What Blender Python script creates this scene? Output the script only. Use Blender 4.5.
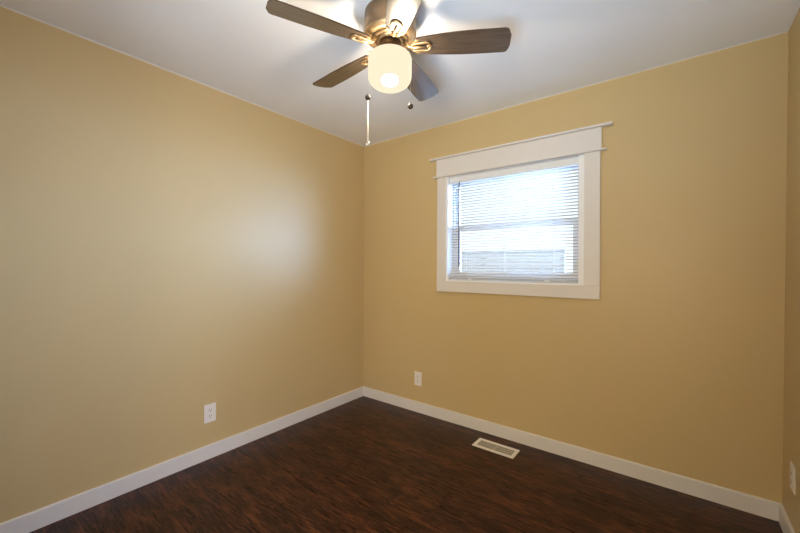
import bpy, bmesh, math
from math import sin, cos, pi, radians
from mathutils import Vector, Matrix

SC = bpy.context.scene
COL = SC.collection
for _o in list(bpy.data.objects):
    bpy.data.objects.remove(_o, do_unlink=True)

# ------------------------------------------------------------------ camera
cam_d = bpy.data.cameras.new('camera')
cam = bpy.data.objects.new('camera', cam_d)
COL.objects.link(cam)
cam_d.sensor_fit = 'HORIZONTAL'
cam_d.sensor_width = 36.0
cam_d.lens = 360.64 / 800.0 * 36.0
cam_d.clip_start = 0.02
cam_d.clip_end = 200
YAW, ROLL = 0.65396, 0.00445
fwd = Vector((-sin(YAW), cos(YAW), 0.000075)).normalized()
right0 = Vector((cos(YAW), sin(YAW), 0))
up0 = right0.cross(fwd)
right = cos(ROLL) * right0 + sin(ROLL) * up0
up = -sin(ROLL) * right0 + cos(ROLL) * up0
M = Matrix((right, up, -fwd)).transposed().to_4x4()
M.translation = Vector((2.4322, -2.5912, 1.2628))
cam.matrix_world = M
SC.camera = cam

# ------------------------------------------------------------------ world / exposure
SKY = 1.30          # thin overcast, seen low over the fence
GLOW = 54.0         # sky patch added out of view to the right, to light the left wall
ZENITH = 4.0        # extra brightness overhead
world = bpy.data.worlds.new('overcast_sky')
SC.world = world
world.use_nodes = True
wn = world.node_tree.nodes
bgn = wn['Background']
def _wnode(t, **kw):
    n = wn.new(t)
    for k, v in kw.items():
        setattr(n, k, v)
    return n
wl = world.node_tree.links
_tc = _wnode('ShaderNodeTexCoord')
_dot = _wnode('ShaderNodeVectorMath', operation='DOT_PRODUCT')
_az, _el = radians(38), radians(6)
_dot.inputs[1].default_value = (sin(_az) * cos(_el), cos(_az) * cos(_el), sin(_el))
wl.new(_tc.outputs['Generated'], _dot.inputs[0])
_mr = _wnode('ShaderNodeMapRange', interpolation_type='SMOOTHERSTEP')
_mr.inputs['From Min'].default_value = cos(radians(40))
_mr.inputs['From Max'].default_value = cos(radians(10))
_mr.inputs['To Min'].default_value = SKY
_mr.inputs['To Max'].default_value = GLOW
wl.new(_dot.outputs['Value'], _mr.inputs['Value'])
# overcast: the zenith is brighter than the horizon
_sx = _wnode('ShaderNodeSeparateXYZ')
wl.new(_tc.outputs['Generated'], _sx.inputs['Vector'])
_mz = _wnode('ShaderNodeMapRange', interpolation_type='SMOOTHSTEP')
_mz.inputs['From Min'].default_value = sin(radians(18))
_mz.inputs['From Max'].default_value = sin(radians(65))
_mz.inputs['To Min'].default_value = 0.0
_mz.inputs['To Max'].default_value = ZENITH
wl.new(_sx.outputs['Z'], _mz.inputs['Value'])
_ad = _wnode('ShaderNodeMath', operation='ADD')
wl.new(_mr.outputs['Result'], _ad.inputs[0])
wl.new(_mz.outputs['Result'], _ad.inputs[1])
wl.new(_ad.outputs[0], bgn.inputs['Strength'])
_cm = _wnode('ShaderNodeMix', data_type='RGBA')
_cm.inputs['A'].default_value = (0.95, 0.98, 1.0, 1)
_cm.inputs['B'].default_value = (0.36, 0.56, 1.0, 1)
_m2 = _wnode('ShaderNodeMapRange')
_m2.inputs['From Min'].default_value = cos(radians(46))
_m2.inputs['From Max'].default_value = cos(radians(34))
wl.new(_dot.outputs['Value'], _m2.inputs['Value'])
wl.new(_m2.outputs['Result'], _cm.inputs['Factor'])
wl.new(_cm.outputs['Result'], bgn.inputs['Color'])
BULB = 1500.0
DOOR_W = 70.0
DOOR_UP_W = 15.0
DOOR_SIDE_W = 112.0
SC.view_settings.view_transform = 'Standard'
SC.view_settings.look = 'None'
SC.view_settings.exposure = 0.09
SC.view_settings.gamma = 1.0
SC.view_settings.use_curve_mapping = False
SC.cycles.use_denoising = True
SC.cycles.denoising_prefilter = 'ACCURATE'
SC.cycles.max_bounces = 14
SC.cycles.diffuse_bounces = 8
SC.cycles.transparent_max_bounces = 24
SC.cycles.sample_clamp_indirect = 8.0
SC.cycles.caustics_reflective = False

# daylight portal that lets the sky be sampled through the window opening
pl = bpy.data.lights.new('window_daylight', 'AREA')
pl.shape = 'RECTANGLE'
pl.size, pl.size_y = 1.03, 0.86
pl.cycles.is_portal = True
plo = bpy.data.objects.new('window_daylight', pl)
COL.objects.link(plo)
plo.location = (1.445, 0.135, 1.565)
plo.rotation_euler = (radians(-90), 0, 0)

# veiled sun on the far side of the house: lights the yard and the fence
sl = bpy.data.lights.new('sun', 'SUN')
sl.energy = 5.0
sl.angle = radians(12)
sl.color = (1.0, 0.99, 0.97)
slo = bpy.data.objects.new('sun', sl)
COL.objects.link(slo)
slo.rotation_euler = Vector((0.35, -0.75, 0.85)).to_track_quat('Z', 'Y').to_euler()

# added warm fill light behind the viewer, shining in through the doorway
hl = bpy.data.lights.new('hall_fill', 'AREA')
hl.shape = 'RECTANGLE'
hl.size, hl.size_y = 1.1, 0.9
hl.energy = DOOR_W
hl.color = (1.0, 0.80, 0.54)
hlo = bpy.data.objects.new('hall_fill', hl)
COL.objects.link(hlo)
hlo.location = (2.6, -4.1, 1.2)
hlo.rotation_euler = (radians(95), 0, radians(32))
# added cool fill light, tilted up through the doorway to brighten the ceiling
hb = hl.copy()
hb.name = 'hall_fill_up'
hb.energy = DOOR_UP_W
hb.color = (0.54, 0.76, 1.0)
hb.spread = radians(75)
hbo = bpy.data.objects.new('hall_fill_up', hb)
COL.objects.link(hbo)
hbo.location = (2.15, -3.50, 0.45)
hbo.rotation_euler = (radians(138), 0, radians(12))
# added fill light at the hallway side, aimed at the left wall
hs = hl.copy()
hs.name = 'hall_fill_side'
hs.energy = DOOR_SIDE_W
hs.color = (0.73, 0.80, 1.0)
hs.size, hs.size_y = 1.0, 1.9
hso = bpy.data.objects.new('hall_fill_side', hs)
COL.objects.link(hso)
hso.location = (3.13, -3.72, 1.25)
hso.rotation_euler = (radians(90), 0, radians(90))

# ------------------------------------------------------------------ materials
def mat(name, color, rough=0.5, metal=0.0, spec=0.5):
    m = bpy.data.materials.new(name)
    m.use_nodes = True
    b = m.node_tree.nodes['Principled BSDF']
    b.inputs['Base Color'].default_value = (*color, 1)
    b.inputs['Roughness'].default_value = rough
    b.inputs['Metallic'].default_value = metal
    b.inputs['Specular IOR Level'].default_value = spec
    return m

def N(m, t, **kw):
    n = m.node_tree.nodes.new(t)
    for k, v in kw.items():
        setattr(n, k, v)
    return n

def L(m, a, b):
    m.node_tree.links.new(a, b)

def bsdf(m):
    return m.node_tree.nodes['Principled BSDF']

def bump(m, scale, strength, dist=0.002, detail=3.0):
    tc = N(m, 'ShaderNodeTexCoord')
    nz = N(m, 'ShaderNodeTexNoise')
    nz.inputs['Scale'].default_value = scale
    nz.inputs['Detail'].default_value = detail
    bp = N(m, 'ShaderNodeBump')
    bp.inputs['Strength'].default_value = strength
    bp.inputs['Distance'].default_value = dist
    L(m, tc.outputs['Object'], nz.inputs['Vector'])
    L(m, nz.outputs['Fac'], bp.inputs['Height'])
    L(m, bp.outputs['Normal'], bsdf(m).inputs['Normal'])
    return m

def mottled(name, c1, c2, scale, rough, bs=0.15, spec=0.5):
    m = mat(name, c1, rough, spec=spec)
    tc = N(m, 'ShaderNodeTexCoord')
    nz = N(m, 'ShaderNodeTexNoise')
    nz.inputs['Scale'].default_value = scale
    nz.inputs['Detail'].default_value = 4
    rp = N(m, 'ShaderNodeValToRGB')
    rp.color_ramp.elements[0].position = 0.35
    rp.color_ramp.elements[1].position = 0.65
    rp.color_ramp.elements[0].color = (*c1, 1)
    rp.color_ramp.elements[1].color = (*c2, 1)
    L(m, tc.outputs['Object'], nz.inputs['Vector'])
    L(m, nz.outputs['Fac'], rp.inputs['Fac'])
    L(m, rp.outputs['Color'], bsdf(m).inputs['Base Color'])
    n2 = N(m, 'ShaderNodeTexNoise')
    n2.inputs['Scale'].default_value = 220
    n2.inputs['Detail'].default_value = 2
    bp = N(m, 'ShaderNodeBump')
    bp.inputs['Strength'].default_value = bs
    bp.inputs['Distance'].default_value = 0.001
    L(m, tc.outputs['Object'], n2.inputs['Vector'])
    L(m, n2.outputs['Fac'], bp.inputs['Height'])
    L(m, bp.outputs['Normal'], bsdf(m).inputs['Normal'])
    return m

WALL = mottled('tan_wall_paint', (0.555, 0.432, 0.222), (0.565, 0.440, 0.228), 2.0, 0.44, 0.10, 0.5)
CEIL = mottled('ceiling_paint', (0.83, 0.86, 0.91), (0.85, 0.88, 0.93), 3.0, 0.85, 0.2, 0.2)
TRIM = bump(mat('trim_paint', (0.70, 0.69, 0.68), 0.38), 40, 0.03)
VINYL = bump(mat('white_vinyl', (0.86, 0.89, 0.92), 0.35), 60, 0.02)
SLAT = bump(mat('blind_slat_shade_grey', (0.52, 0.55, 0.59), 0.5), 30, 0.02)  # white slats greyed so their shaded undersides show as lines
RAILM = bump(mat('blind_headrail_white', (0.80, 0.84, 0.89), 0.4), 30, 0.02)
CORD = bump(mat('blind_cord', (0.8, 0.8, 0.78), 0.8), 300, 0.2)
WAND = bump(mat('tilt_wand_acrylic', (0.10, 0.10, 0.10), 0.15), 80, 0.02)  # clear wand; its backlit darkness is put into the colour
PLATE = bump(mat('outlet_plastic', (0.80, 0.78, 0.75), 0.3), 90, 0.02)
SLOT = mat('outlet_slot_dark', (0.02, 0.02, 0.02), 0.6)
bump(SLOT, 100, 0.05)
BRASS = bump(mat('brushed_bronze', (0.50, 0.34, 0.18), 0.42, 0.85), 120, 0.04)
DBRASS = bump(mat('dark_bronze', (0.23, 0.155, 0.09), 0.38, 0.85), 120, 0.04)
KNOB = bump(mat('pull_knob_bronze', (0.028, 0.016, 0.007), 0.55, 0.0), 200, 0.1)
BEAD = bump(mat('bead_chain_bronze', (0.34, 0.29, 0.23), 0.4, 0.6), 400, 0.1)
CHAIN = bump(mat('pull_chain_metal', (0.80, 0.74, 0.62), 0.35, 0.6), 400, 0.1)
REG = bump(mat('register_enamel', (0.86, 0.82, 0.77), 0.35), 90, 0.02)
GRILLE = bump(mat('register_grille_enamel', (0.50, 0.46, 0.39), 0.45), 90, 0.02)
DUCT = bump(mat('duct_dark_metal', (0.10, 0.09, 0.075), 0.6), 60, 0.05)
FENCE = mottled('grey_fence_boards', (0.205, 0.205, 0.215), (0.225, 0.225, 0.235), 6, 0.7)
GROUND = mottled('bounce_ground', (0.70, 0.73, 0.78), (0.78, 0.80, 0.84), 9, 0.95, 0.6)  # unseen ground made snow-pale to bounce light up to the ceiling

def blade_material():
    m = mat('walnut_blade_veneer', (0.2, 0.1, 0.05), 0.28, spec=1.0)
    bsdf(m).inputs['Coat Weight'].default_value = 0.7
    bsdf(m).inputs['Coat Roughness'].default_value = 0.22
    tc = N(m, 'ShaderNodeTexCoord')
    mp = N(m, 'ShaderNodeMapping')
    mp.inputs['Scale'].default_value = (3.0, 34.0, 34.0)
    nz = N(m, 'ShaderNodeTexNoise')
    nz.inputs['Scale'].default_value = 2.2
    nz.inputs['Detail'].default_value = 8
    nz.inputs['Distortion'].default_value = 0.8
    rp = N(m, 'ShaderNodeValToRGB')
    e = rp.color_ramp.elements
    e[0].position, e[0].color = 0.30, (0.028, 0.019, 0.014, 1)
    e[1].position, e[1].color = 0.70, (0.108, 0.076, 0.055, 1)
    L(m, tc.outputs['Object'], mp.inputs['Vector'])
    L(m, mp.outputs['Vector'], nz.inputs['Vector'])
    L(m, nz.outputs['Fac'], rp.inputs['Fac'])
    L(m, rp.outputs['Color'], bsdf(m).inputs['Base Color'])
    return m
BLADE = blade_material()
BLADE_EDGE = bump(mat('blade_edge_band', (0.06, 0.035, 0.02), 0.5), 60, 0.05)

def floor_material():
    m = mat('dark_walnut_laminate', (0.05, 0.02, 0.01), 0.30, spec=0.22)
    tc = N(m, 'ShaderNodeTexCoord')
    br = N(m, 'ShaderNodeTexBrick')
    br.offset = 0.37
    br.inputs['Color1'].default_value = (0.0, 0, 0, 1)
    br.inputs['Color2'].default_value = (1.0, 1, 1, 1)
    br.inputs['Mortar'].default_value = (0.5, 0.5, 0.5, 1)
    br.inputs['Scale'].default_value = 1.0
    br.inputs['Mortar Size'].default_value = 0.0012
    br.inputs['Mortar Smooth'].default_value = 0.2
    br.inputs['Brick Width'].default_value = 1.22
    br.inputs['Row Height'].default_value = 0.125
    L(m, tc.outputs['Object'], br.inputs['Vector'])
    # per plank shift of the grain
    sep = N(m, 'ShaderNodeSeparateColor')
    L(m, br.outputs['Color'], sep.inputs['Color'])
    mul = N(m, 'ShaderNodeMath', operation='MULTIPLY')
    mul.inputs[1].default_value = 37.0
    L(m, sep.outputs['Red'], mul.inputs[0])
    cx = N(m, 'ShaderNodeCombineXYZ')
    L(m, mul.outputs[0], cx.inputs['Z'])
    L(m, mul.outputs[0], cx.inputs['X'])
    add = N(m, 'ShaderNodeVectorMath', operation='ADD')
    L(m, tc.outputs['Object'], add.inputs[0])
    L(m, cx.outputs['Vector'], add.inputs[1])
    mp = N(m, 'ShaderNodeMapping')
    mp.inputs['Scale'].default_value = (6.0, 80.0, 1.0)
    L(m, add.outputs['Vector'], mp.inputs['Vector'])
    g1 = N(m, 'ShaderNodeTexNoise')
    g1.inputs['Scale'].default_value = 1.6
    g1.inputs['Detail'].default_value = 9
    g1.inputs['Roughness'].default_value = 0.62
    g1.inputs['Distortion'].default_value = 1.1
    L(m, mp.outputs['Vector'], g1.inputs['Vector'])
    mp2 = N(m, 'ShaderNodeMapping')
    mp2.inputs['Scale'].default_value = (3.4, 11.0, 1.0)
    L(m, add.outputs['Vector'], mp2.inputs['Vector'])
    g2 = N(m, 'ShaderNodeTexNoise')
    g2.inputs['Scale'].default_value = 1.5
    g2.inputs['Detail'].default_value = 4
    L(m, mp2.outputs['Vector'], g2.inputs['Vector'])
    mx = N(m, 'ShaderNodeMath', operation='MULTIPLY_ADD')
    mx.inputs[1].default_value = 0.34
    L(m, g2.outputs['Fac'], mx.inputs[0])
    hf = N(m, 'ShaderNodeMath', operation='MULTIPLY')
    hf.inputs[1].default_value = 0.81
    L(m, g1.outputs['Fac'], hf.inputs[0])
    L(m, hf.outputs[0], mx.inputs[2])
    rp = N(m, 'ShaderNodeValToRGB')
    e = rp.color_ramp.elements
    e[0].position, e[0].color = 0.45, (0.0085, 0.0032, 0.0021, 1)
    e[1].position, e[1].color = 0.72, (0.140, 0.046, 0.021, 1)
    k = e.new(0.57)
    k.color = (0.033, 0.0108, 0.0058, 1)
    L(m, mx.outputs[0], rp.inputs['Fac'])
    # dark joint between planks
    mj = N(m, 'ShaderNodeMix', data_type='RGBA')
    L(m, br.outputs['Fac'], mj.inputs['Factor'])
    L(m, rp.outputs['Color'], mj.inputs['A'])
    mj.inputs['B'].default_value = (0.016, 0.007, 0.004, 1)
    L(m, mj.outputs['Result'], bsdf(m).inputs['Base Color'])
    rr = N(m, 'ShaderNodeMapRange')
    rr.inputs['To Min'].default_value = 0.22
    rr.inputs['To Max'].default_value = 0.36
    L(m, g1.outputs['Fac'], rr.inputs['Value'])
    L(m, rr.outputs['Result'], bsdf(m).inputs['Roughness'])
    bp = N(m, 'ShaderNodeBump')
    bp.inputs['Strength'].default_value = 0.12
    bp.inputs['Distance'].default_value = 0.002
    L(m, g1.outputs['Fac'], bp.inputs['Height'])
    L(m, bp.outputs['Normal'], bsdf(m).inputs['Normal'])
    return m
FLOOR = floor_material()

def clear_glass():
    m = bpy.data.materials.new('window_glass')
    m.use_nodes = True
    nt = m.node_tree
    nt.nodes.remove(bsdf(m))
    out = nt.nodes['Material Output']
    tr = N(m, 'ShaderNodeBsdfTransparent')
    tr.inputs['Color'].default_value = (0.93, 0.96, 0.95, 1)
    gl = N(m, 'ShaderNodeBsdfGlossy')
    gl.inputs['Roughness'].default_value = 0.02
    lw = N(m, 'ShaderNodeLayerWeight')          # Schlick falloff, the same from both faces of the pane
    lw.inputs['Blend'].default_value = 0.5
    pw = N(m, 'ShaderNodeMath', operation='POWER')
    pw.inputs[1].default_value = 5.0
    L(m, lw.outputs['Facing'], pw.inputs[0])
    fr = N(m, 'ShaderNodeMath', operation='MULTIPLY_ADD')
    fr.inputs[1].default_value = 0.9
    fr.inputs[2].default_value = 0.035
    L(m, pw.outputs[0], fr.inputs[0])
    mx = N(m, 'ShaderNodeMixShader')
    L(m, fr.outputs[0], mx.inputs[0])
    L(m, tr.outputs[0], mx.inputs[1])
    L(m, gl.outputs[0], mx.inputs[2])
    L(m, mx.outputs[0], out.inputs['Surface'])
    return m
GLASS = clear_glass()

def opal_glass():
    m = bpy.data.materials.new('lit_opal_glass')
    m.use_nodes = True
    nt = m.node_tree
    nt.nodes.remove(bsdf(m))
    out = nt.nodes['Material Output']
    tr = N(m, 'ShaderNodeBsdfTransparent')
    tr.inputs['Color'].default_value = (1.0, 0.96, 0.88, 1)
    em = N(m, 'ShaderNodeEmission')
    em.inputs['Color'].default_value = (1.0, 0.86, 0.62, 1)
    em.inputs['Strength'].default_value = 1.0
    lw = N(m, 'ShaderNodeLayerWeight')
    lw.inputs['Blend'].default_value = 0.35
    mr = N(m, 'ShaderNodeMapRange')
    mr.inputs['To Min'].default_value = 0.86
    mr.inputs['To Max'].default_value = 0.97
    L(m, lw.outputs['Facing'], mr.inputs['Value'])
    mx = N(m, 'ShaderNodeMixShader')
    L(m, mr.outputs['Result'], mx.inputs[0])
    L(m, tr.outputs[0], mx.inputs[1])
    L(m, em.outputs[0], mx.inputs[2])
    L(m, mx.outputs[0], out.inputs['Surface'])
    return m
OPAL = opal_glass()

def bulb_material():
    m = bpy.data.materials.new('glowing_bulb')
    m.use_nodes = True
    b = bsdf(m)
    b.inputs['Emission Color'].default_value = (1.0, 0.88, 0.74, 1)
    b.inputs['Emission Strength'].default_value = BULB
    return m
BULBM = bulb_material()

# ------------------------------------------------------------------ mesh helpers
class MB:
    def __init__(self):
        self.bm = bmesh.new()
    def box(self, x0, x1, y0, y1, z0, z1, mi=0):
        v = [self.bm.verts.new((x, y, z)) for x in (x0, x1) for y in (y0, y1) for z in (z0, z1)]
        for f in ((0, 1, 3, 2), (4, 6, 7, 5), (0, 4, 5, 1), (2, 3, 7, 6), (0, 2, 6, 4), (1, 5, 7, 3)):
            self.bm.faces.new([v[i] for i in f]).material_index = mi
        return v
    def prism(self, pts, axis, a, b, mi=0, smooth=False):
        """outline pts (2D) extruded along axis 'x','y','z' from a to b"""
        def P(p, t):
            return {'x': (t, p[0], p[1]), 'y': (p[0], t, p[1]), 'z': (p[0], p[1], t)}[axis]
        va = [self.bm.verts.new(P(p, a)) for p in pts]
        vb = [self.bm.verts.new(P(p, b)) for p in pts]
        n = len(pts)
        f1 = self.bm.faces.new(va); f2 = self.bm.faces.new(vb)
        f1.material_index = f2.material_index = mi
        for i in range(n):
            f = self.bm.faces.new((va[i], va[(i + 1) % n], vb[(i + 1) % n], vb[i]))
            f.material_index = mi
            f.smooth = smooth
    def lathe(self, prof, seg=48, c=(0, 0), mi=0, cap=True):
        rings = []
        for r, z in prof:
            if r < 1e-6:
                rings.append([self.bm.verts.new((c[0], c[1], z))])
            else:
                rings.append([self.bm.verts.new((c[0] + r * cos(2 * pi * k / seg), c[1] + r * sin(2 * pi * k / seg), z)) for k in range(seg)])
        for a, b in zip(rings, rings[1:]):
            for k in range(seg):
                k2 = (k + 1) % seg
                if len(a) == 1 and len(b) == 1:
                    continue
                if len(a) == 1:
                    f = self.bm.faces.new((a[0], b[k], b[k2]))
                elif len(b) == 1:
                    f = self.bm.faces.new((a[k], b[0], a[k2]))
                else:
                    f = self.bm.faces.new((a[k], b[k], b[k2], a[k2]))
                f.smooth = True
                f.material_index = mi
        if cap:
            for rg in (rings[0], rings[-1]):
                if len(rg) > 1:
                    self.bm.faces.new(rg).material_index = mi
    def tube(self, pts, r, seg=10, mi=0, closed=False):
        pts = [Vector(p) for p in pts]
        n = len(pts)
        rs = r if isinstance(r, (list, tuple)) else [r] * n
        rings = []
        prev = None
        for i, p in enumerate(pts):
            if closed:
                t = (pts[(i + 1) % n] - pts[i - 1]).normalized()
            else:
                t = (pts[min(i + 1, n - 1)] - pts[max(i - 1, 0)]).normalized()
            ref = prev if prev is not None else (Vector((0, 0, 1)) if abs(t.z) < 0.9 else Vector((1, 0, 0)))
            s = (ref - t * ref.dot(t)).normalized()
            prev = s
            b = t.cross(s)
            rings.append([self.bm.verts.new(p + rs[i] * (cos(2 * pi * k / seg) * s + sin(2 * pi * k / seg) * b)) for k in range(seg)])
        pairs = list(zip(rings, rings[1:]))
        if closed:
            pairs.append((rings[-1], rings[0]))
        for a, b in pairs:
            for k in range(seg):
                f = self.bm.faces.new((a[k], a[(k + 1) % seg], b[(k + 1) % seg], b[k]))
                f.smooth = True
                f.material_index = mi
        if not closed:
            self.bm.faces.new(rings[0]).material_index = mi
            self.bm.faces.new(rings[-1]).material_index = mi
    def ball(self, c, r, seg=16, mi=0, sz=1.0):
        self.lathe([(r * sin(pi * k / 10) if 0 < k < 10 else 0, c[2] + sz * r * cos(pi * k / 10)) for k in range(11)], seg, (c[0], c[1]), mi, cap=False)
    def xf(self, mtx):
        self.bm.transform(mtx)
        return self
    def build(self, name, mats, parent=None, bevel=0.0, seg=2, loc=None):
        bmesh.ops.recalc_face_normals(self.bm, faces=self.bm.faces)
        me = bpy.data.meshes.new(name)
        self.bm.to_mesh(me)
        self.bm.free()
        for m in (mats if isinstance(mats, (list, tuple)) else [mats]):
            me.materials.append(m)
        o = bpy.data.objects.new(name, me)
        COL.objects.link(o)
        if parent:
            o.parent = parent
        if loc:
            o.location = loc
        if bevel:
            b = o.modifiers.new('edge', 'BEVEL')
            b.width = bevel
            b.segments = seg
            b.limit_method = 'ANGLE'
            b.angle_limit = radians(40)
        return o

def tag(o, label=None, cat=None, group=None, kind=None):
    if label: o['label'] = label
    if cat: o['category'] = cat
    if group: o['group'] = group
    if kind: o['kind'] = kind
    return o

def empty(name, loc, rot=(0, 0, 0)):
    o = bpy.data.objects.new(name, None)
    COL.objects.link(o)
    o.empty_display_size = 0.05
    o.location = loc
    o.rotation_euler = rot
    return o

def copy_tree(o, parent=None):
    c = o.copy()
    COL.objects.link(c)
    c.parent = parent
    for ch in [q for q in list(COL.objects) if q.parent is o]:
        copy_tree(ch, c)
    return c

# ------------------------------------------------------------------ room shell
W, D, H = 2.861, 2.98, 2.44
T = 0.12
WX0, WX1, WZ0, WZ1 = 0.926, 1.964, 1.138, 2.0     # rough opening in the window wall

b = MB(); b.box(-T, W + T + 0.4, -4.42, T, -0.10, 0)
tag(b.build('floor', FLOOR), 'dark walnut plank laminate floor', 'floor', kind='structure')
b = MB(); b.box(-T, W + T + 0.4, -4.42, T, H, H + 0.1)
tag(b.build('ceiling', CEIL), 'smooth white ceiling', 'ceiling', kind='structure')
b = MB(); b.box(-T, 0, -D - T, T, 0, H)
tag(b.build('wall_left', WALL), 'tan painted wall on the left', 'wall', kind='structure')
b = MB()
b.prism([(W - 0.006, 0), (W + T, 0), (W + T, H), (W + 0.009, H)], 'y', -D - T, T)
tag(b.build('wall_right', WALL), 'tan painted wall at the right edge', 'wall', kind='structure')
DX0, DX1, DZ = 1.72, 2.62, 2.05
b = MB()
b.box(0, DX0, -D - T, -D, 0, H)
b.box(DX1, W - 0.006, -D - T, -D, 0, H)
b.box(DX0, DX1, -D - T, -D, DZ, H)
tag(b.build('wall_front', WALL), 'tan painted wall behind the viewer', 'wall', kind='structure')
b = MB(); b.box(0.68, 0.80, -4.30, -D - T, 0, H)
tag(b.build('wall_hall_left', WALL), 'tan hallway wall behind the viewer', 'wall', kind='structure')
b = MB(); b.box(3.16, 3.28, -4.30, -D - T, 0, H)
tag(b.build('wall_hall_right', WALL), 'tan hallway wall behind the viewer', 'wall', kind='structure')
b = MB(); b.box(0.68, 3.28, -4.42, -4.30, 0, H)
tag(b.build('wall_hall_end', WALL), 'tan hallway end wall behind the viewer', 'wall', kind='structure')
b = MB()
b.box(0, WX0, 0, T, 0, H)
b.box(WX1, W + T, 0, T, 0, H)
b.box(WX0, WX1, 0, T, 0, WZ0)
b.box(WX0, WX1, 0, T, WZ1, H)
tag(b.build('wall_back', WALL), 'tan painted wall with the window', 'wall', kind='structure')

BH, BT = 0.0885, 0.014
def board_profile(s=1):
    return [(0, 0), (s * BT, 0), (s * BT, BH - 0.004), (s * (BT - 0.004), BH), (0, BH)]
b = MB(); b.prism(board_profile(1), 'y', -D, 0)
tag(b.build('baseboard_left', TRIM), 'white baseboard along the left wall', 'baseboard', kind='structure')
b = MB(); b.prism(board_profile(-1), 'x', BT, W - 0.006 - BT)
tag(b.build('baseboard_back', TRIM), 'white baseboard under the window wall', 'baseboard', kind='structure')
b = MB(); b.prism([(W - 0.006 + x, z) for x, z in board_profile(-1)], 'y', -D, 0)
tag(b.build('baseboard_right', TRIM), 'white baseboard along the right wall', 'baseboard', kind='structure')

# the ceiling paint is cut in a few millimetres down the walls
b = MB(); b.box(0, 0.0008, -D, 0, H - 0.007, H)
tag(b.build('trim_1', TRIM), 'thin pale paint line along the top of the left wall', 'trim', kind='structure')
b = MB(); b.box(0.0008, W - 0.001, -0.0008, 0, H - 0.004, H)
tag(b.build('trim_2', TRIM), 'thin pale paint line along the top of the window wall', 'trim', kind='structure')

# ------------------------------------------------------------------ window
win = tag(empty('window_1', (1.449, 0, 1.138)), 'white trimmed single hung window', 'window', kind='structure')
def wpart(mb, name, m, parent=None, bevel=0.0):
    par = parent or win
    org = Vector((1.449, 0, 1.138))
    mb.xf(Matrix.Translation(-org))
    return mb.build(name, m, par, bevel)
CT = 0.020
b = MB(); b.box(0.847, 0.930, -CT, 0, 1.146, 2.0)
wpart(b, 'side_casing', TRIM, bevel=0.0025)
b = MB(); b.box(1.957, 2.049, -CT, 0, 1.146, 2.0)
wpart(b, 'side_casing', TRIM, bevel=0.0025)
b = MB(); b.box(0.847, 2.049, -CT, 0, 1.060, 1.1455)
wpart(b, 'bottom_casing', TRIM, bevel=0.0025)
b = MB(); b.box(0.842, 2.056, -0.024, 0, 2.0115, 2.148)
wpart(b, 'head_casing', TRIM, bevel=0.002)
b = MB(); b.box(0.812, 2.084, -0.036, 0, 1.9985, 2.0115)
wpart(b, 'fillet_strip', TRIM, bevel=0.004)
b = MB(); b.box(0.784, 2.118, -0.046, 0, 2.148, 2.1625)
wpart(b, 'cap_strip', TRIM, bevel=0.003)
# jamb liner
JX0, JX1, JZ0, JZ1 = 0.944, 1.922, 1.156, 1.9945
b = MB()
b.box(0.9285, JX0, -0.008, 0.075, 1.1405, 1.9975)
b.box(JX1, 1.9615, -0.008, 0.075, 1.1405, 1.9975)
b.box(JX0, JX1, -0.008, 0.075, 1.1405, JZ0)
b.box(JX0, JX1, -0.008, 0.075, JZ1, 1.9975)
wpart(b, 'jamb_liner', VINYL, bevel=0.0015)
# vinyl main frame
b = MB()
FY0, FY1 = 0.076, 0.14
b.box(0.9285, 0.958, FY0, FY1, 1.1405, 1.9975)
b.box(1.925, 1.9615, FY0, FY1, 1.1405, 1.9975)
b.box(0.958, 1.925, FY0, FY1, 1.1405, 1.172)
b.box(0.958, 1.925, FY0, FY1, 1.966, 1.9975)
wpart(b, 'vinyl_frame', VINYL, bevel=0.002)
def sash(x0, x1, z0, z1, y0, y1, w, top, bot):
    b = MB()
    b.box(x0, x0 + w, y0, y1, z0, z1)
    b.box(x1 - w, x1, y0, y1, z0, z1)
    b.box(x0 + w, x1 - w, y0, y1, z0, z0 + bot)
    b.box(x0 + w, x1 - w, y0, y1, z1 - top, z1)
    s = wpart(b, 'sash', VINYL, bevel=0.002)
    g = MB()
    ym = (y0 + y1) / 2
    g.box(x0 + w - 0.004, x1 - w + 0.004, ym - 0.002, ym + 0.002, z0 + bot - 0.004, z1 - top + 0.004)
    g.xf(Matrix.Translation(-Vector((1.449, 0, 1.138))))
    g.build('glass_pane', GLASS, s)
    return s
s_low = sash(0.959, 1.924, 1.173, 1.602, 0.080, 0.103, 0.052, 0.046, 0.05)
s_up = sash(0.959, 1.924, 1.560, 1.965, 0.108, 0.131, 0.030, 0.03, 0.04)
b = MB()
b.box(1.405, 1.465, 0.062, 0.079, 1.575, 1.588)
b.ball((1.435, 0.070, 1.590), 0.008)
b.xf(Matrix.Translation(-Vector((1.449, 0, 1.138))))
b.build('sash_lock', VINYL, s_low, 0.002)

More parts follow.
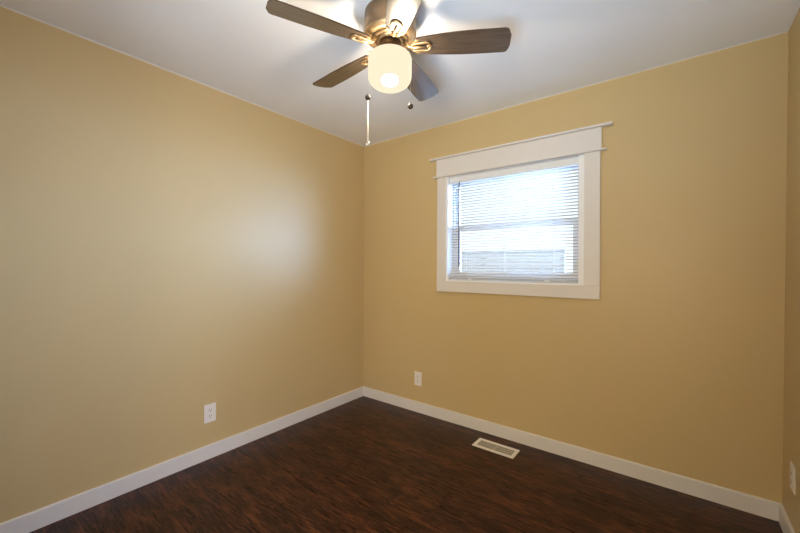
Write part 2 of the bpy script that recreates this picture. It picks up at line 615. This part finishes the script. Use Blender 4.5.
# ------------------------------------------------------------------ venetian blind
BX0, BX1, BY = 0.948, 1.918, 0.036
bl = tag(empty('venetian_blind', (1.433, BY, JZ1)),
         'white horizontal slat mini blind lowered inside the window opening, slats open', 'blind')
def bpart(mb, name, m, parent=None, bevel=0.0):
    mb.xf(Matrix.Translation(-Vector((1.433, BY, JZ1))))
    return mb.build(name, m, parent or bl, bevel)
b = MB()
b.prism([(-0.015, 0), (0.015, 0), (0.015, -0.044), (0.010, -0.047), (-0.012, -0.047), (-0.015, -0.043)], 'x', BX0, BX1)
b.xf(Matrix.Translation((0, BY, JZ1 - 0.0005)))
bpart(b, 'headrail', RAILM, bevel=0.001)
b = MB()
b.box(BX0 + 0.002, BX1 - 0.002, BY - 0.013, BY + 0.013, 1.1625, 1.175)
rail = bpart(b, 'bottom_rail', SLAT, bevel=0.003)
for x in (1.127, 1.716):
    b = MB(); b.box(x - 0.016, x + 0.016, BY - 0.0165, BY - 0.0125, 1.1605, 1.1715)
    b.xf(Matrix.Translation(-Vector((1.433, BY, JZ1))))
    b.build('rail_clip', VINYL, rail, 0.001)
NS = 36
ztop, zbot = 1.936, 1.186
def slat_mesh():
    b = MB()
    TILT = radians(-7.0)
    pr = []
    for k in range(7):
        y = -0.0125 + 0.025 * k / 6
        pr.append((y, 0.0022 * (1 - (y / 0.0125) ** 2)))
    out = pr + [(y, z - 0.0007) for y, z in reversed(pr)]
    out = [(y * cos(TILT) - z * sin(TILT), y * sin(TILT) + z * cos(TILT)) for y, z in out]
    b.prism(out, 'x', BX0 + 0.002 - 1.433, BX1 - 0.002 - 1.433, smooth=True)
    return b
first = None
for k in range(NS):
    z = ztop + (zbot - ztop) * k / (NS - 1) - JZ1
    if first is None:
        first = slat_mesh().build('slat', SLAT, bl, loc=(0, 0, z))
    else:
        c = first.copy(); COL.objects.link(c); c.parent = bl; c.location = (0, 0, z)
for x in (1.085, 1.412, 1.761):
    b = MB()
    for dy in (-0.0138, 0.0138):
        b.tube([(x, BY + dy, JZ1 - 0.045), (x, BY + dy, 1.174)], 0.0009, 6)
    bpart(b, 'ladder_cord', CORD)
b = MB()
b.tube([(1.037, 0.012, 1.945), (1.037, 0.008, 1.90), (1.037, 0.006, 1.262)], 0.0042, 8)
b.tube([(1.037, 0.012, 1.945), (1.037, 0.021, 1.956)], 0.002, 8)
bpart(b, 'tilt_wand', WAND)

# ------------------------------------------------------------------ outdoors
b = MB(); b.box(-14, 14, 0.3, 22, -0.75, -0.70)
tag(b.build('ground', GROUND), 'unseen ground outside the window, made pale to bounce light in', 'ground', kind='structure')
fence = tag(empty('board_fence', (-1.6, 5.0, -0.70)),
            'pale grey board fence outdoors, seen through the lowest blind slats', 'fence')
b = MB()
for k in range(16):
    z0 = 0.02 + k * 0.142
    b.box(-2.9, 2.28, 0.0, 0.022, z0, z0 + 0.137)
b.build('board_panel', FENCE, fence, 0.004)
b = MB(); b.box(-2.92, 2.30, -0.02, 0.05, 2.296, 2.325)
b.build('top_rail', FENCE, fence, 0.004)
for x in (-2.9, -1.2, 0.5, 2.2):
    b = MB(); b.box(x, x + 0.09, 0.0225, 0.11, 0.0, 2.295)
    b.build('post', FENCE, fence, 0.004)

# ------------------------------------------------------------------ wall outlets
def make_outlet():
    """plate in the local XZ plane, facing -Y, back at y=0"""
    root = empty('wall_outlet', (0, 0, 0))
    b = MB()
    w, h, t = 0.0375, 0.0595, 0.0055
    b.prism([(-w, -h), (w, -h), (w, h), (-w, h)], 'y', -t, 0)
    b.build('cover_plate', PLATE, root, 0.003, 3)
    for s in (-1, 1):
        zc = s * 0.0195
        r = MB()
        pts = []
        for k in range(32):
            a = 2 * pi * k / 32
            pts.append((0.0172 * cos(a), max(-0.0135, min(0.0135, 0.0172 * sin(a))) + zc))
        r.prism(pts, 'y', -t - 0.0018, -t + 0.0005)
        rec = r.build('receptacle', PLATE, root, 0.0006)
        d = MB()
        y0, y1 = -t - 0.0024, -t - 0.0012
        d.box(-0.0078, -0.0050, y0, y1, zc - 0.001, zc + 0.0088)
        d.box(0.0050, 0.0074, y0, y1, zc, zc + 0.0082)
        pp = [(0.0030 * cos(2 * pi * k / 14), zc - 0.0072 + 0.0030 * sin(2 * pi * k / 14)) for k in range(14)]
        d.prism(pp, 'y', y0, y1)
        d.build('slots', SLOT, rec)
    c = MB()
    c.prism([(0.0032 * cos(2 * pi * k / 14), 0.0032 * sin(2 * pi * k / 14)) for k in range(14)], 'y', -t - 0.0012, -t + 0.0005)
    c.build('screw', CHAIN, root)
    return root
o1 = make_outlet()
o1.location = (0.0, -1.466, 0.295); o1.rotation_euler = (0, 0, radians(90))
tag(o1, 'white duplex outlet on the left wall above the baseboard', 'outlet')
o2 = copy_tree(o1)
o2.location = (0.651, 0, 0.2875); o2.rotation_euler = (0, 0, 0)
tag(o2, 'small cream outlet on the window wall near the far corner', 'outlet')
o3 = copy_tree(o1)
o3.location = (W - 0.006 + 0.015 * 0.30 / H, -0.209, 0.313); o3.rotation_euler = (0, 0, radians(-90))
tag(o3, 'white outlet seen edge-on at the right edge wall', 'outlet')

# ------------------------------------------------------------------ floor register
reg = tag(empty('floor_register', (1.436, -0.188, 0)),
          'cream metal floor vent set in the dark floor below the window', 'floor vent')
hx, hy = 0.148, 0.066
ix, iy = 0.124, 0.041
b = MB()
b.box(-hx, hx, -hy, -iy, 0, 0.006)
b.box(-hx, hx, iy, hy, 0, 0.006)
b.box(-hx, -ix, -iy, iy, 0, 0.006)
b.box(ix, hx, -iy, iy, 0, 0.006)
b.build('frame', REG, reg, 0.002)
b = MB()
for k in range(1, 24):
    x = -ix + 2 * ix * k / 24
    b.box(x - 0.0022, x + 0.0022, -iy, iy, 0.0012, 0.0030)
for y in (-0.0137, 0.0137):
    b.box(-ix, ix, y - 0.002, y + 0.002, 0.0010, 0.0052)
b.box(-0.004, 0.004, -iy, iy, 0.001, 0.0053)
b.build('grille', GRILLE, reg)
b = MB(); b.box(-ix, ix, -iy, iy, 0.0, 0.0008)
b.build('damper', DUCT, reg)

# ------------------------------------------------------------------ ceiling fan
FX, FY = 1.369, -1.288
fan = tag(empty('ceiling_fan', (FX, FY, H)),
          'five bladed bronze ceiling fan with walnut blades and glowing white glass light', 'ceiling fan')
def zl(z):
    return z - H
b = MB()
b.lathe([(0.112, zl(2.44)), (0.118, zl(2.437)), (0.1195, zl(2.43)), (0.1195, zl(2.352)), (0.1185, zl(2.3475)), (0.1185, zl(2.3455)), (0.1215, zl(2.3435)), (0.1215, zl(2.3385))], 64)
b.build('motor_housing', DBRASS, fan)
b = MB()
b.lathe([(0.1215, zl(2.3382)), (0.119, zl(2.332)), (0.106, zl(2.322)), (0.092, zl(2.3175)), (0.088, zl(2.3205)), (0.0845, zl(2.3205))], 64)
b.build('housing_bottom', BRASS, fan)
b = MB()
b.lathe([(0.0835, zl(2.330)), (0.0835, zl(2.313)), (0.080, zl(2.309)), (0.071, zl(2.309)), (0.068, zl(2.313)), (0.066, zl(2.318)),
         (0.064, zl(2.313)), (0.060, zl(2.305)), (0.052, zl(2.303)), (0.0485, zl(2.306))], 64)
b.build('blade_hub', BRASS, fan)
b = MB()
b.lathe([(0.048, zl(2.3055)), (0.048, zl(2.285)), (0.050, zl(2.279)), (0.056, zl(2.272)), (0.060, zl(2.263)), (0.060, zl(2.256))], 48)
fit = b.build('light_fitter', DBRASS, fan)
# opal glass drum, open at the top
b = MB()
R, rc = 0.1015, 0.052
zt, zb = 2.2555, 2.094
prof = [(0.0, zt), (0.060, zt)]
r2 = 0.030
for k in range(9):
    a = radians(90 - 90 * k / 8)
    prof.append((R - r2 + r2 * cos(a), zt - 0.004 - r2 + r2 * sin(a)))
for k in range(11):
    a = radians(-90 * k / 10)
    prof.append((R - rc + rc * cos(a), zb + 0.004 + rc + rc * sin(a)))
prof.append((0.025, zb + 0.001)); prof.append((0.0, zb))
b.lathe([(r, zl(z)) for r, z in prof], 64, cap=False)
b.build('lamp_shade', OPAL, fan)
b = MB()
b.ball((0, 0, zl(2.130)), 0.040, 32, sz=0.55)
b.build('light_bulb', [BULBM, VINYL], fit)

ZB = zl(2.284)
PITCH = radians(12.5)
def make_blade():
    # local x radial; +n = +y ; +y edge lower
    r0, r1 = 0.118, 0.543
    N_ = 26
    def half(t):
        return 0.043 + (0.0655 - 0.043) * (1 - (1 - min(1, t / 0.75)) ** 2)
    up_, lo_ = [], []
    for k in range(N_ + 1):
        t = k / N_
        x = r0 + (r1 - 0.022 - r0) * t
        up_.append((x, half(t)))
        lo_.append((x, -half(t)))
    w = half(1.0)
    def corner(cx, cy, rr, a0, a1, n=6):
        return [(cx + rr * cos(radians(a0 + (a1 - a0) * k / n)), cy + rr * sin(radians(a0 + (a1 - a0) * k / n))) for k in range(n + 1)]
    tip = corner(r1 + 0.004 - 0.022, w - 0.018, 0.018, 90, 12)
    mid = [(r1 + 0.006 - 0.004 * (k / 5.0) ** 1 , (w - 0.02) * (1 - 2 * k / 5)) for k in range(1, 5)]
    tip2 = corner(r1 - 0.006 - 0.022, -w + 0.022, 0.022, -8, -90)
    root = corner(r0 + 0.012, -half(0) + 0.012, 0.012, -100, -180, 4) + corner(r0 + 0.012, half(0) - 0.012, 0.012, 180, 100, 4)
    out = up_ + tip + mid + tip2 + lo_[::-1][1:-1] + root
    b = MB()
    b.prism(out, 'z', -0.003, 0.003)
    b.bm.faces.ensure_lookup_table()
    for f in b.bm.faces:
        if len(f.verts) == 4:
            f.material_index = 1
    b.xf(Matrix.Rotation(-PITCH, 4, 'X'))
    bd = b.build('blade', [BLADE, BLADE_EDGE], fan, 0.0012, 2)
    # bracket: arm out of the hub, a U-shaped loop with a centre tongue under the blade
    k = MB()
    zt_ = -0.0065
    U = []
    for i in range(7):
        U.append((0.104 + 0.062 * i / 6, 0.017 + 0.006 * i / 6, zt_))
    for i in range(1, 12):
        a = radians(90 - 180 * i / 12)
        U.append((0.166 + 0.023 * cos(a), 0.023 * sin(a), zt_))
    for i in range(7):
        U.append((0.166 - 0.062 * i / 6, -0.023 + 0.006 * i / 6, zt_))
    k.tube(U, 0.0052, 10)
    k.tube([(0.104, -0.017, zt_), (0.104, 0.017, zt_)], 0.0058, 10)
    k.tube([(0.104, 0, zt_ - 0.001), (0.135, 0, zt_ - 0.002), (0.163, 0, zt_)], [0.007, 0.006, 0.0035], 10)
    k.ball((0.180, 0, zt_ - 0.001), 0.0085, 12, sz=0.5)
    k.ball((0.122, 0.032, -0.004), 0.005, 10, sz=0.6)
    k.ball((0.122, -0.032, -0.004), 0.005, 10, sz=0.6)
    k.prism([(0.100, -0.020), (0.130, -0.040), (0.136, -0.036), (0.112, -0.014), (0.112, 0.014), (0.136, 0.036), (0.130, 0.040), (0.100, 0.020)], 'z', -0.0068, -0.0035)
    k.xf(Matrix.Rotation(-PITCH, 4, 'X'))
    k.tube([(0.070, 0, 0.026), (0.078, 0, 0.014), (0.090, 0, 0.001), (0.106, 0, -0.007)], [0.009, 0.0085, 0.0078, 0.007], 12)
    k.build('blade_bracket', BRASS, bd)
    return bd
blade = make_blade()
for i in range(5):
    o = blade if i == 0 else copy_tree(blade, fan)
    o.location = (0, 0, ZB)
    o.rotation_euler = (0, 0, radians(247.1 - 72 * i))

def pull_chain(x, y, z0, zball, zend=None):
    x, y = x - FX, y - FY
    b = MB()
    n = int((z0 - zball) / 0.0045)
    b.tube([(x * 0.42, y * 0.42, zl(2.27)), (x * 0.8, y * 0.8, zl(2.268)), (x, y, zl(z0))], 0.0012, 6)
    for k in range(n):
        b.ball((x, y, zl(z0 - 0.0045 * k)), 0.0011, 6)
    ch = b.build('pull_chain', BEAD, fan)
    k = MB(); k.ball((x, y, zl(zball)), 0.0130, 18)
    k.lathe([(0.003, zl(zball) + 0.016), (0.004, zl(zball) + 0.010)], 10, (x, y))
    k.build('pull_knob', KNOB, ch)
    if zend:
        c = MB()
        c.tube([(x, y, zl(zball) - 0.009), (x + 0.001, y, zl(zend) + 0.03), (x + 0.002, y, zl(zend))], 0.0026, 8)
        c.ball((x - 0.004, y, zl(zend) - 0.002), 0.0062, 10)
        c.tube([(x + 0.002, y, zl(zend) + 0.012), (x + 0.009, y + 0.003, zl(zend) + 0.004), (x + 0.002, y, zl(zend) - 0.007)], 0.002, 6)
        c.build('extension_cord', CHAIN, ch)
pull_chain(1.289, -1.351, 2.262, 2.050, 1.835)
pull_chain(1.446, -1.230, 2.262, 2.010)
